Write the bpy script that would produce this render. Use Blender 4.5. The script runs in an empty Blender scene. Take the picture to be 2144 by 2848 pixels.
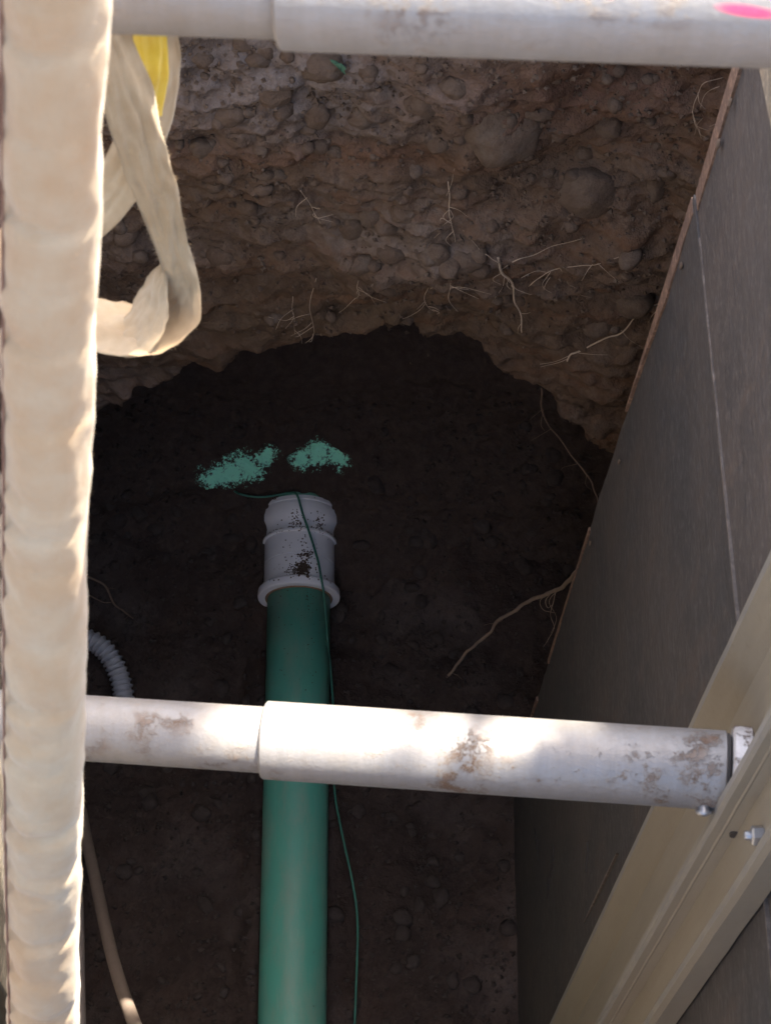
import bpy, bmesh, math, random
from mathutils import Vector, Matrix, noise
random.seed(7)
S = bpy.context.scene
COL = S.collection
R = math.radians

# ------------------------------------------------------------------ camera
# World: X across the trench, Y along it (away from the photographer), Z up, trench floor at Z = 0 (metres).
F_PX = 5977.0                                   # focal length in photo pixels (2144 x 2848)
CAM_R = Matrix(((0.99944, -0.01241, -0.03115), (-0.00232, 0.90114, -0.43352), (0.03345, 0.43335, 0.9006)))
CAM_P = Vector((0.0467, 0.0, 5.093))
cd = bpy.data.cameras.new('camera'); cam = bpy.data.objects.new('camera', cd); COL.objects.link(cam)
cam.matrix_world = Matrix.Translation(CAM_P) @ CAM_R.to_4x4()
cd.sensor_fit = 'VERTICAL'; cd.sensor_height = 36.0; cd.lens = 36.0 * F_PX / 2848.0
cd.clip_start = 0.05; cd.clip_end = 2000
cd.dof.use_dof = True; cd.dof.focus_distance = 4.4; cd.dof.aperture_fstop = 20.0
S.camera = cam

# ------------------------------------------------------------------ sky and sun
SUN_TO = Vector((0.28, 0.42, 0.87)).normalized()          # from the far right, over the far bank
w = bpy.data.worlds.new('World'); S.world = w; w.use_nodes = True
nt = w.node_tree; nt.nodes.clear()
sky = nt.nodes.new('ShaderNodeTexSky'); sky.sky_type = 'NISHITA'; sky.sun_disc = False; sky.air_density = 0.8; sky.dust_density = 2.5; sky.ozone_density = 0.6
sky.sun_elevation = math.asin(SUN_TO.z); sky.sun_rotation = math.atan2(SUN_TO.x, SUN_TO.y)
bg = nt.nodes.new('ShaderNodeBackground'); bg.inputs[1].default_value = 0.15
wo = nt.nodes.new('ShaderNodeOutputWorld')
nt.links.new(sky.outputs[0], bg.inputs[0]); nt.links.new(bg.outputs[0], wo.inputs[0])
sl = bpy.data.lights.new('sun', 'SUN'); sl.energy = 5.0; sl.angle = R(0.5); sl.color = (1, 0.95, 0.87)
so = bpy.data.objects.new('sun', sl); COL.objects.link(so)
so.rotation_euler = SUN_TO.to_track_quat('Z', 'Y').to_euler(); so.location = (2, 5, 9)
S.view_settings.view_transform = 'Standard'; S.view_settings.look = 'None'
S.view_settings.exposure = 2.6; S.view_settings.gamma = 1.0
S.render.engine = 'CYCLES'
S.cycles.max_bounces = 8; S.cycles.diffuse_bounces = 4
S.view_settings.use_white_balance = True; S.view_settings.white_balance_temperature = 7300; S.view_settings.white_balance_tint = 9

# ------------------------------------------------------------------ measuring helpers (photo pixel -> point in the place)
def ray(px, py): return CAM_R @ Vector(((px - 1072) / F_PX, -(py - 1424) / F_PX, -1.0))
def P(px, py, depth): return CAM_P + ray(px, py) * depth
def on(px, py, ax, val):
    r = ray(px, py); return CAM_P + r * ((val - CAM_P[ax]) / r[ax])
def sm(a, b, x):
    t = min(1, max(0, (x - a) / (b - a))); return t * t * (3 - 2 * t)
def lerp(a, b, t): return a + (b - a) * t
def interp(tab, x):
    if x <= tab[0][0]: return tab[0][1]
    for (x0, y0), (x1, y1) in zip(tab, tab[1:]):
        if x <= x1:
            t = (x - x0) / (x1 - x0); return lerp(y0, y1, t * t * (3 - 2 * t))
    return tab[-1][1]
def fbm(v, o=4, g=0.5, l=2.1):
    s = 0; a = 1
    for i in range(o):
        s += a * noise.noise(v); v = v * l + Vector((3.1, 1.7, 9.2)); a *= g
    return s

# ------------------------------------------------------------------ object helpers
def mesh_obj(name, verts, faces, mat=None, parent=None, smooth=True, base=None):
    """verts in world coordinates; a child is stored relative to its parents' places"""
    org = Vector((0, 0, 0)); p = parent
    while p is not None: org += p.location; p = p.parent
    if base is not None: b = Vector(base)
    else: b = Vector((0, 0, 0))
    off = org + b
    me = bpy.data.meshes.new(name)
    me.from_pydata([tuple(Vector(v) - off) for v in verts], [], faces)
    if smooth: me.polygons.foreach_set('use_smooth', [True] * len(me.polygons))
    me.update()
    o = bpy.data.objects.new(name, me); COL.objects.link(o); o.location = b
    if parent: o.parent = parent
    if mat: me.materials.append(mat)
    return o
def empty(name, loc):
    o = bpy.data.objects.new(name, None); COL.objects.link(o); o.location = loc; o.empty_display_size = 0.1; return o
def tag(o, label=None, cat=None, group=None, kind=None):
    if label: o['label'] = label
    if cat: o['category'] = cat
    if group: o['group'] = group
    if kind: o['kind'] = kind
    return o
class G:
    def __init__(s): s.v = []; s.f = []
    def add(s, v, f):
        n = len(s.v); s.v += [Vector(q) for q in v]; s.f += [tuple(i + n for i in k) for k in f]
    def box(s, lo, hi, jit=0):
        x0, y0, z0 = lo; x1, y1, z1 = hi
        s.add([(x, y, z) for x in (x0, x1) for y in (y0, y1) for z in (z0, z1)],
              [(0, 1, 3, 2), (4, 6, 7, 5), (0, 4, 5, 1), (2, 3, 7, 6), (0, 2, 6, 4), (1, 5, 7, 3)])
    def obj(s, name, mat, parent=None, smooth=False, base=None): return mesh_obj(name, s.v, s.f, mat, parent, smooth, base)
def frames(pts):
    T = []
    for i in range(len(pts)):
        a = pts[max(0, i - 1)]; b = pts[min(len(pts) - 1, i + 1)]; T.append((b - a).normalized())
    u = T[0].orthogonal().normalized(); out = []
    for t in T:
        u = (u - t * u.dot(t)).normalized(); out.append((t, u, t.cross(u)))
    return out
def spline(pts, n):
    """Catmull-Rom through Vectors of any length"""
    q = [list(p) for p in pts]; q = [[2 * a - b for a, b in zip(q[0], q[1])]] + q + [[2 * a - b for a, b in zip(q[-1], q[-2])]]
    out = []
    for i in range(1, len(q) - 2):
        for k in range(n):
            t = k / n
            out.append([0.5 * (2 * b + (c - a) * t + (2 * a - 5 * b + 4 * c - d) * t * t + (3 * b - a - 3 * c + d) * t ** 3)
                        for a, b, c, d in zip(q[i - 1], q[i], q[i + 1], q[i + 2])])
    out.append(q[-2]); return out
def tube(g, pts, rad, seg=12, cap=True):
    pts = [Vector(p) for p in pts]; fr = frames(pts); n0 = len(g.v)
    for i, (p, (t, u, v)) in enumerate(zip(pts, fr)):
        for k in range(seg):
            a = 2 * math.pi * k / seg
            r = rad(i, a) if callable(rad) else (rad[i] if isinstance(rad, (list, tuple)) else rad)
            g.v.append(p + (u * math.cos(a) + v * math.sin(a)) * r)
    for i in range(len(pts) - 1):
        for k in range(seg):
            a = n0 + i * seg + k; b = n0 + i * seg + (k + 1) % seg
            g.f.append((a, b, b + seg, a + seg))
    if cap:
        g.f.append(tuple(n0 + k for k in reversed(range(seg))))
        g.f.append(tuple(n0 + (len(pts) - 1) * seg + k for k in range(seg)))
def lathe(g, a, d, prof, seg=64, cap=True):
    """surface of revolution: prof = [(distance along d, radius)]"""
    d = d.normalized(); u = d.cross(Vector((0, 0, 1))).normalized(); v = u.cross(d); n0 = len(g.v)
    for s, r in prof:
        for k in range(seg):
            t = 2 * math.pi * k / seg; g.v.append(a + d * s + (u * math.cos(t) + v * math.sin(t)) * r)
    for i in range(len(prof) - 1):
        for k in range(seg):
            p = n0 + i * seg + k; q = n0 + i * seg + (k + 1) % seg; g.f.append((p, p + seg, q + seg, q))
    if cap:
        g.f.append(tuple(n0 + k for k in range(seg))); g.f.append(tuple(n0 + (len(prof) - 1) * seg + k for k in reversed(range(seg))))

# ------------------------------------------------------------------ materials
class M:
    def __init__(s, name):
        s.m = bpy.data.materials.new(name); s.m.use_nodes = True; s.t = s.m.node_tree; s.n = s.t.nodes
        s.b = s.n['Principled BSDF']; s.out = s.n['Material Output']
    def new(s, k, **kw):
        n = s.n.new(k)
        for a, b in kw.items(): setattr(n, a, b)
        return n
    def link(s, a, b): s.t.links.new(a, b)
    def pos(s): return s.new('ShaderNodeNewGeometry').outputs['Position']
    def objc(s): return s.new('ShaderNodeTexCoord').outputs['Object']
    def mapv(s, v, scale=(1, 1, 1), loc=(0, 0, 0), rot=(0, 0, 0)):
        n = s.new('ShaderNodeMapping'); n.inputs['Scale'].default_value = scale; n.inputs['Location'].default_value = loc
        n.inputs['Rotation'].default_value = rot; s.link(v, n.inputs[0]); return n.outputs[0]
    def noise(s, v, sc, det=6, rough=0.6, dist=0):
        n = s.new('ShaderNodeTexNoise'); n.inputs['Scale'].default_value = sc; n.inputs['Detail'].default_value = det
        n.inputs['Roughness'].default_value = rough; n.inputs['Distortion'].default_value = dist; s.link(v, n.inputs['Vector']); return n.outputs['Fac']
    def voro(s, v, sc, feat='F1', out='Distance'):
        n = s.new('ShaderNodeTexVoronoi', feature=feat); n.inputs['Scale'].default_value = sc; s.link(v, n.inputs['Vector']); return n.outputs[out]
    def ramp(s, f, stops):
        n = s.new('ShaderNodeValToRGB'); e = n.color_ramp.elements
        while len(e) < len(stops): e.new(0.5)
        for q, (p, c) in zip(e, stops):
            q.position = p; q.color = (c, c, c, 1) if isinstance(c, (int, float)) else (*c, 1)
        s.link(f, n.inputs[0]); return n.outputs[0]
    def mix(s, f, a, b, mode='MIX'):
        n = s.new('ShaderNodeMix', data_type='RGBA', blend_type=mode)
        for sock, val in ((n.inputs[0], f), (n.inputs[6], a), (n.inputs[7], b)):
            if isinstance(val, (int, float)): sock.default_value = val
            elif isinstance(val, tuple): sock.default_value = (*val, 1)
            else: s.link(val, sock)
        return n.outputs[2]
    def math(s, op, a, b=0.0, c=None, clamp=False):
        n = s.new('ShaderNodeMath', operation=op); n.use_clamp = clamp
        for i, val in enumerate((a, b, c)):
            if val is None: continue
            if isinstance(val, (int, float)): n.inputs[i].default_value = val
            else: s.link(val, n.inputs[i])
        return n.outputs[0]
    def bump(s, h, dist=0.01, strength=1.0, prev=None):
        n = s.new('ShaderNodeBump'); n.inputs['Distance'].default_value = dist; n.inputs['Strength'].default_value = strength
        s.link(h, n.inputs['Height'])
        if prev: s.link(prev, n.inputs['Normal'])
        s.link(n.outputs[0], s.b.inputs['Normal']); return n.outputs[0]
    def spot(s, v, c, r, soft=0.5):
        """1 inside an ellipsoid at c with radii r, 0 outside"""
        n = s.mapv(v, tuple(1 / q for q in r), tuple(-a / q for a, q in zip(c, r)))
        l = s.new('ShaderNodeVectorMath', operation='LENGTH'); s.link(n, l.inputs[0])
        return s.math('SMOOTHSTEP', l.outputs['Value'], 1.0, 1.0 - soft) if False else s.ramp(l.outputs['Value'], [(max(0, 1 - soft), 1.0), (1.0, 0.0)])
    def col(s, c):
        if isinstance(c, tuple): s.b.inputs['Base Color'].default_value = (*c, 1)
        else: s.link(c, s.b.inputs['Base Color'])
    def rough(s, r):
        if isinstance(r, (int, float)): s.b.inputs['Roughness'].default_value = r
        else: s.link(r, s.b.inputs['Roughness'])
    def metal(s, r):
        if isinstance(r, (int, float)): s.b.inputs['Metallic'].default_value = r
        else: s.link(r, s.b.inputs['Metallic'])

def mat_soil(name, dark, mid, light, red, paint=False, grey=0.35):
    m = M(name); p = m.pos()
    n1 = m.noise(p, 5, 3, 0.62); n2 = m.noise(p, 38, 4, 0.7); n3 = m.noise(p, 170, 2, 0.7)
    c = m.mix(m.ramp(n1, [(0.36, 0.0), (0.62, 1.0)]), dark, mid)
    lay = m.noise(m.mapv(p, (1.5, 1.5, 9)), 1.6, 3, 0.6)
    c = m.mix(m.ramp(lay, [(0.5, 0.0), (0.66, 0.75)]), c, red)
    c = m.mix(m.ramp(n2, [(0.46, 0.0), (0.7, 0.85)]), c, light)
    gz = m.noise(p, 2.6, 4, 0.6)
    c = m.mix(m.math('MULTIPLY', m.ramp(gz, [(0.5, 0.0), (0.68, 1.0)]), grey), c, (0.24, 0.205, 0.19))
    c = m.mix(m.ramp(n3, [(0.3, 0.35), (0.55, 0.0)]), c, dark)
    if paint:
        # darker soil below about one metre, with the hollow's shade painted into it
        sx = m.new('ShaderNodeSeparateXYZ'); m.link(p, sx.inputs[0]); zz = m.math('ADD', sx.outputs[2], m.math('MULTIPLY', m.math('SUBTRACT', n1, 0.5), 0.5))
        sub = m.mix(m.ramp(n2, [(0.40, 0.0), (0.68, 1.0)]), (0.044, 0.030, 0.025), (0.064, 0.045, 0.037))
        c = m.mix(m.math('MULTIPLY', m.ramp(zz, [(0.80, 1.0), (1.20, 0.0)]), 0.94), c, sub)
        for q, rr, cc, k in ZONES: c = m.mix(m.math('MULTIPLY', m.math('MULTIPLY', m.spot(p, tuple(q), rr, 0.9), m.ramp(n2, [(0.35, 0.3), (0.6, 1.0)])), k), c, cc)
        ab = None
        for q, rr in PAINT:
            a = m.spot(p, tuple(q), rr, 0.95); ab = a if ab is None else m.math('MAXIMUM', ab, a)
        k = m.math('ADD', ab, m.math('MULTIPLY', m.math('SUBTRACT', m.noise(p, 70, 6, 0.85), 0.5), 3.4))
        c = m.mix(m.math('MULTIPLY', m.ramp(k, [(0.40, 0.0), (0.54, 1.0)]), m.ramp(ab, [(0.02, 0.0), (0.1, 1.0)])), c, (0.34, 0.92, 0.68))
    m.col(c); m.rough(0.92); m.b.inputs['Specular IOR Level'].default_value = 0.25
    h = m.math('ADD', m.math('MULTIPLY', n2, 1.0), m.math('MULTIPLY', n3, 0.4))
    vb = m.voro(p, 55); h = m.math('SUBTRACT', h, m.math('MULTIPLY', vb, 0.5))
    m.bump(h, 0.010, 0.7)
    return m.m
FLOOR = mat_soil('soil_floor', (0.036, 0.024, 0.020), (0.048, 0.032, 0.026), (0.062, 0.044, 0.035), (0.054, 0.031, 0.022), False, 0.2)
TURF = mat_soil('ground_dirt', (0.11, 0.075, 0.05), (0.2, 0.14, 0.095), (0.28, 0.21, 0.15), (0.22, 0.13, 0.08))
def mat_stone(name, a, b, soil=(0.125, 0.082, 0.057)):
    m = M(name); p = m.objc(); oi = m.new('ShaderNodeObjectInfo')
    q = m.new('ShaderNodeVectorMath', operation='ADD'); m.link(m.pos(), q.inputs[0]); m.link(oi.outputs['Location'], q.inputs[1])
    n = m.noise(q.outputs[0], 28, 8, 0.7); n2 = m.noise(q.outputs[0], 140, 5, 0.7)
    c = m.mix(oi.outputs['Random'], a, b)
    c = m.mix(m.ramp(n, [(0.36, 0.0), (0.60, 0.95)]), c, soil)
    c = m.mix(m.ramp(n2, [(0.35, 0.5), (0.55, 0.0)]), c, tuple(q * .7 for q in soil))
    m.col(c); m.rough(0.85); m.bump(m.math('ADD', n, m.math('MULTIPLY', n2, 0.35)), 0.008, 0.8); return m.m
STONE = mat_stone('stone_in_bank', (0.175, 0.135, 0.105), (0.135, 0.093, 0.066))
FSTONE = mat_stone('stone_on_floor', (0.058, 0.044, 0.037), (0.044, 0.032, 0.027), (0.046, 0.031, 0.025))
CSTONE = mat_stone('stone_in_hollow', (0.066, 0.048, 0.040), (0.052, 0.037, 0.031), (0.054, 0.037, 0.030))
def mat_root(name, a, b):
    m = M(name); p = m.pos(); n = m.noise(p, 60, 5, 0.6); m.col(m.mix(n, a, b)); m.rough(0.8); m.bump(m.noise(p, 300, 4), 0.002, 0.6); return m.m
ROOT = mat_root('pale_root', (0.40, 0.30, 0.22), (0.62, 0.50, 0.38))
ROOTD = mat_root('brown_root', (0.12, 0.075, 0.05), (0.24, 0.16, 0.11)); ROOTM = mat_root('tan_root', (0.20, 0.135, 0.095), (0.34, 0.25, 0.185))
def mat_ply(name, a, b, c3):
    m = M(name); p = m.pos()
    g1 = m.noise(m.mapv(p, (1, 1.3, 30)), 3.0, 7, 0.7, 0.35); g2 = m.noise(m.mapv(p, (1, 5, 160)), 2.0, 4, 0.7)
    bl = m.noise(p, 3.2, 5, 0.65); sp = m.noise(m.mapv(p, (1, 1, 1.6)), 55, 5, 0.8); ru = m.noise(m.mapv(p, (1, 3, 1)), 5, 5, 0.7)
    c = m.mix(m.ramp(g1, [(0.3, 0.0), (0.7, 1.0)]), a, b)
    c = m.mix(m.ramp(bl, [(0.42, 0.0), (0.62, 0.9)]), c, c3)
    c = m.mix(m.ramp(g2, [(0.36, 0.5), (0.5, 0.0)]), c, tuple(q * 0.5 for q in a))
    c = m.mix(m.ramp(ru, [(0.55, 0.0), (0.75, 0.6)]), c, tuple(q * k for q, k in zip(c3, (1.5, 1.25, 1.05))))
    c = m.mix(m.ramp(sp, [(0.50, 0.0), (0.66, 0.8)]), c, tuple(q * 1.7 for q in b))
    m.col(c); m.rough(m.ramp(g1, [(0.2, 0.65), (0.8, 0.88)])); m.bump(m.math('ADD', m.math('ADD', g1, g2), m.math('MULTIPLY', sp, 0.5)), 0.004, 0.8); return m.m
PLY = mat_ply('weathered_plywood', (0.029, 0.026, 0.0255), (0.051, 0.046, 0.0445), (0.062, 0.049, 0.042))
PLYB = mat_ply('brown_plywood', (0.042, 0.035, 0.032), (0.075, 0.062, 0.056), (0.085, 0.066, 0.056))
PLYE = mat_ply('raw_plywood_edge', (0.12, 0.065, 0.04), (0.24, 0.145, 0.095), (0.15, 0.09, 0.065))
SCR = mat_ply('pale_scratch_wood', (0.085, 0.068, 0.058), (0.14, 0.113, 0.095), (0.11, 0.085, 0.07))
def mat_alu(name, tint, pink=(), mud=0.56, metal=0.45):
    m = M(name); p = m.pos()
    st = m.noise(m.mapv(p, (90, 12, 12)), 1.0, 6, 0.7); cl = m.noise(p, 9, 4, 0.6); mdn = m.noise(p, 34, 8, 0.82); fi = m.noise(p, 160, 5, 0.75)
    c = m.mix(m.ramp(st, [(0.3, 0.0), (0.7, 0.55)]), tint, tuple(q * 0.72 for q in tint))
    c = m.mix(m.ramp(mdn, [(0.40, 0.0), (0.66, 0.5)]), c, (0.22, 0.19, 0.16))
    md = m.math('MULTIPLY', m.ramp(cl, [(mud - 0.06, 0.0), (mud + 0.06, 1.0)]), m.ramp(mdn, [(0.50, 0.0), (0.57, 1.0)]))
    fl = m.math('MULTIPLY', m.ramp(m.noise(p, 75, 6, 0.8), [(0.6, 0.0), (0.68, 0.8)]), m.ramp(m.noise(p, 7, 3, 0.5), [(0.5, 0.0), (0.6, 1.0)]))
    md = m.math('MAXIMUM', md, fl)
    c = m.mix(md, c, (0.12, 0.07, 0.045))
    for cc, rr in pink: c = m.mix(m.math('MULTIPLY', m.spot(p, cc, rr, 0.4), 0.9), c, (0.75, 0.06, 0.16))
    m.col(c); m.metal(m.math('MULTIPLY', m.math('SUBTRACT', 1.0, md), metal)); m.rough(m.math('ADD', 0.38, m.math('MULTIPLY', fi, 0.3)))
    m.bump(m.math('ADD', fi, m.math('MULTIPLY', md, 1.5)), 0.0012, 0.6); return m.m
ALU = mat_alu('worn_aluminium', (0.25, 0.244, 0.246), mud=0.60)
def mat_rail():
    m = M('dusty_rail_aluminium'); p = m.pos()
    a = m.noise(m.mapv(p, (20, 20, 2)), 2.0, 7, 0.65); b = m.noise(p, 120, 5, 0.7); cl = m.noise(p, 9, 5, 0.6)
    c = m.mix(a, (0.22, 0.19, 0.145), (0.34, 0.30, 0.24)); c = m.mix(m.ramp(cl, [(0.45, 0.0), (0.7, 0.6)]), c, (0.29, 0.25, 0.19))
    c = m.mix(m.ramp(b, [(0.6, 0.0), (0.75, 0.6)]), c, (0.2, 0.15, 0.11))
    m.col(c); m.rough(0.5); m.metal(0.35); m.bump(b, 0.001, 0.5); return m.m
RAIL = mat_rail()
m = M('scraped_rail_edge'); m.col(m.mix(m.ramp(m.noise(m.mapv(m.pos(), (1, 1, .25)), 40, 6, 0.75), [(0.35, 0.0), (0.65, 1.0)]), (0.24, 0.235, 0.23), (0.33, 0.30, 0.25))); m.metal(0.5); m.rough(0.5); EDGE = m.m
m = M('zinc_bolt'); m.col(m.mix(m.noise(m.pos(), 200, 4), (0.25, 0.25, 0.26), (0.36, 0.36, 0.37))); m.metal(0.7); m.rough(0.38); ZINC = m.m
m = M('dark_slot'); m.col((0.03, 0.026, 0.024)); m.rough(0.8); SLOT = m.m
def mat_plastic(name, c0, c1, dirt, dthr, rough, dust=0):
    m = M(name); p = m.pos(); n = m.noise(p, 9, 5); d = m.noise(p, 85, 8, 0.78); big = m.noise(p, 11, 4, 0.6); sc = m.noise(m.mapv(p, (1, .08, 1)), 130, 5, 0.7)
    c = m.mix(n, c0, c1); c = m.mix(m.ramp(sc, [(0.58, 0.0), (0.75, 0.25)]), c, tuple(min(1, q * 1.5 + .05) for q in c1))
    k = m.math('ADD', d, m.math('MULTIPLY', m.math('SUBTRACT', big, 0.5), 0.45)); dm = m.ramp(k, [(dthr, 0.0), (dthr + 0.03, 1.0)])
    c = m.mix(m.math('MULTIPLY', m.ramp(big, [(0.4, 0.0), (0.75, 0.4)]), 0.3), c, dirt)
    if dust: c = m.mix(m.ramp(m.noise(m.mapv(p, (1, .35, 1)), 16, 6, 0.7), [(0.45, 0.0), (0.72, dust)]), c, (0.30, 0.32, 0.25))
    c = m.mix(dm, c, dirt); m.col(c); m.rough(m.math('ADD', rough, m.math('MULTIPLY', dm, 0.4))); m.bump(dm, 0.002, 0.6); return m.m
GREEN = mat_plastic('green_sewer_plastic', (0.078, 0.355, 0.262), (0.095, 0.38, 0.292), (0.10, 0.10, 0.07), 0.68, 0.5, 0.5)
WHITE = mat_plastic('dirty_white_plastic', (0.78, 0.77, 0.80), (0.84, 0.83, 0.85), (0.15, 0.09, 0.06), 0.69, 0.4)
m = M('soil_crumb'); m.col(m.mix(m.noise(m.pos(), 150, 4), (0.06, 0.035, 0.025), (0.13, 0.085, 0.06))); m.rough(0.95); CRUMB = m.m
m = M('green_wire_sleeve'); m.col(m.mix(m.noise(m.pos(), 30, 4), (0.02, 0.12, 0.085), (0.03, 0.18, 0.125))); m.rough(0.45); WIRE = m.m
m = M('grey_print'); m.col((0.07, 0.07, 0.1)); m.rough(0.6); PRINT = m.m
def mat_cloth(name, a, b, stain, trans, weave=900):
    m = M(name); p = m.pos(); n = m.noise(p, 22, 6, 0.6); n2 = m.noise(p, 60, 5, 0.7)
    c = m.mix(m.ramp(n, [(0.35, 0.0), (0.65, 1.0)]), a, b); c = m.mix(m.ramp(n2, [(0.6, 0.0), (0.8, 0.45)]), c, stain)
    m.col(c); m.rough(0.95); m.b.inputs['Specular IOR Level'].default_value = 0.1
    m.b.inputs['Sheen Weight'].default_value = 0.25
    wv = m.noise(p, weave, 3, 0.6); m.bump(m.math('ADD', m.math('MULTIPLY', wv, 0.4), n2), 0.0015, 0.5)
    if trans > 0:
        tr = m.new('ShaderNodeBsdfTranslucent'); m.link(c, tr.inputs[0]); ms = m.new('ShaderNodeMixShader'); ms.inputs[0].default_value = trans
        m.link(m.b.outputs[0], ms.inputs[1]); m.link(tr.outputs[0], ms.inputs[2]); m.link(ms.outputs[0], m.out.inputs[0])
    return m.m
HOSE = mat_cloth('cream_hose_jacket', (0.325, 0.222, 0.132), (0.35, 0.275, 0.19), (0.32, 0.19, 0.09), 0.0)
STRAP = mat_cloth('cream_canvas', (0.36, 0.255, 0.15), (0.415, 0.315, 0.205), (0.6, 0.43, 0.24), 0.14)
YELL = mat_cloth('yellow_lining', (0.72, 0.50, 0.05), (0.78, 0.58, 0.1), (0.6, 0.45, 0.12), 0.3)
m = M('brown_seam_thread'); m.col((0.16, 0.085, 0.06)); m.rough(0.9); SEAM = m.m
m = M('grey_ribbed_hose'); m.col(m.mix(m.noise(m.pos(), 40, 4), (0.40, 0.40, 0.42), (0.52, 0.52, 0.54))); m.rough(0.35); m.b.inputs['Transmission Weight'].default_value = 0.15; RIB = m.m
m = M('dusty_tan_tube'); m.col(m.mix(m.noise(m.pos(), 60, 6, 0.7), (0.15, 0.112, 0.09), (0.23, 0.18, 0.15))); m.rough(0.8); TAN = m.m
m = M('dusty_grey_tube'); m.col(m.mix(m.noise(m.pos(), 60, 6, 0.7), (0.24, 0.19, 0.17), (0.36, 0.30, 0.27))); m.rough(0.8); GREYT = m.m
m = M('green_leaf'); m.col((0.06, 0.16, 0.10)); m.rough(0.6); LEAF = m.m

# ------------------------------------------------------------------ trench: earth wall all round
GROUND_Z = 3.4
def rim_z(x, y): return lerp(GROUND_Z, 2.78, sm(1.35, 1.75, y))
LIP = [(-0.80, 0.60), (-0.62, 0.76), (-0.50, 0.92), (-0.40, 1.06), (-0.31, 1.17), (-0.18, 1.30), (-0.02, 1.41), (0.11, 1.50), (0.2, 1.505), (0.31, 1.42), (0.44, 1.27),
       (0.50, 1.22), (0.58, 1.09), (0.66, 0.94), (0.80, 0.70)]
CAVE = [(-0.1, 0.06), (0.0, 0.11), (0.18, 0.255), (0.4, 0.40), (0.8, 0.60)]
def plan(u):
    """point on the plan outline of the pit and its outward normal; u in metres from the near right corner, anticlockwise"""
    return interp2(u)
CORE = [(0.60, -4.2), (0.60, -2.4), (0.60, -0.7), (0.60, 0.4), (0.605, 1.2), (0.63, 1.55), (0.74, 1.72), (0.81, 1.84), (0.80, 1.95), (0.72, 2.02), (0.55, 2.04), (0.3, 2.045), (0.0, 2.05),
        (-0.3, 2.045), (-0.52, 2.03), (-0.68, 1.98), (-0.74, 1.88), (-0.70, 1.74), (-0.66, 1.58), (-0.64, 1.3), (-0.64, 0.4), (-0.64, -0.7), (-0.64, -2.4), (-0.64, -4.2)]
CP = [Vector(p) for p in spline(CORE, 40)]
LEN = [0.0]
for a, b in zip(CP, CP[1:]): LEN.append(LEN[-1] + (b - a).length)
def interp2(u):
    import bisect
    i = min(len(CP) - 2, max(0, bisect.bisect_right(LEN, u) - 1)); t = (u - LEN[i]) / (LEN[i + 1] - LEN[i])
    p = CP[i].lerp(CP[i + 1], t); d = (CP[min(i + 3, len(CP) - 1)] - CP[max(i - 2, 0)]).normalized(); return p, Vector((d.y, -d.x))
def depth_at(p, z):
    """how far the earth face stands back from the core outline"""
    x, y = p.x, p.y
    far = sm(1.55, 1.8, y)
    q = Vector((x, y, z))
    zl = interp(LIP, x) + 0.035 * noise.noise(Vector((x * 9, y * 4, 3))) + 0.02 * noise.noise(Vector((x * 30, y * 9, 7)))
    ledge = 1.80 + 0.03 * noise.noise(Vector((x * 7, 1, 5))) + 0.02 * math.sin(x * 11)
    d = 0.0
    d += 0.07 * sm(ledge + 0.02, ledge - 0.05, z) + 0.03 * sm(ledge - .05, zl, z)         # underside below the stony ledge
    c = sm(zl + 0.006, zl - 0.03, z)
    d += c * interp(CAVE, z)                                              # the hollow behind the pipe
    d += 0.05 * sm(2.5, 3.4, z)
    n = 0.050 * fbm(q * 3.2, 3) + 0.022 * fbm(Vector((x * 11, y * 11, z * 17)), 4, 0.55)
    ridged = 1 - abs(noise.noise(Vector((x * 16, y * 16, z * 24)))) * 2
    n -= 0.010 * ridged * (1 - 0.5 * c)
    cl = noise.voronoi(Vector((x * 21, y * 21, z * 25)))[0][0]
    n -= 0.010 * (0.55 - cl) * (1 - 0.35 * c)
    fine = noise.noise(q * 70) * 0.0035 + noise.noise(q * 130) * 0.002
    return d * far + (n + fine) * lerp(0.6, 1.0, far)
def wall_mesh():
    us = []; u = 0.0; tot = LEN[-1] - 1e-4
    while u < tot:
        us.append(u); p, _ = interp2(u); u += 0.0075 if p.y > 1.62 else (0.03 if p.y > 1.3 else 0.08)
    us.append(tot)
    zs = []; z = -0.12
    while z < GROUND_Z:
        zs.append(z); z += 0.0075 if z < 2.75 else 0.04
    zs.append(GROUND_Z)
    v = []; f = []
    for z in zs:
        for u in us:
            p, n = interp2(u); zt = z if z < 2.0 else lerp(2.0, rim_z(p.x, p.y), (z - 2.0) / (GROUND_Z - 2.0))
            d = depth_at(p, zt); q = p + n * d; v.append((q.x, q.y, zt))
    W = len(us)
    for j in range(len(zs) - 1):
        for i in range(W - 1): a = j * W + i; f.append((a, a + 1, a + W + 1, a + W))
    # near end face behind the photographer's feet
    return v, f, us, zs
wv, wf, WU, WZ = wall_mesh()
def face_y(x, z):
    """far bank face at x, z"""
    p, n = min(FAR, key=lambda t: abs(t[0].x - x)); q = p + n * depth_at(p, z); return q.y, n
FAR = [interp2(u) for u in WU[::3]]; FAR = [t for t in FAR if t[0].y > 1.9]
def bank_hit(px, py):
    r = ray(px, py); lo = 1.6                              # march along the line of sight to the far bank, then halve
    for i in range(66):
        y = 1.6 + i * 0.02; q = CAM_P + r * (y / r.y)
        if q.y >= face_y(q.x, q.z)[0]: break
        lo = y
    hi = y
    for i in range(6):
        y = (lo + hi) / 2; q = CAM_P + r * (y / r.y)
        if q.y >= face_y(q.x, q.z)[0]: hi = y
        else: lo = y
    return q
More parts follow.
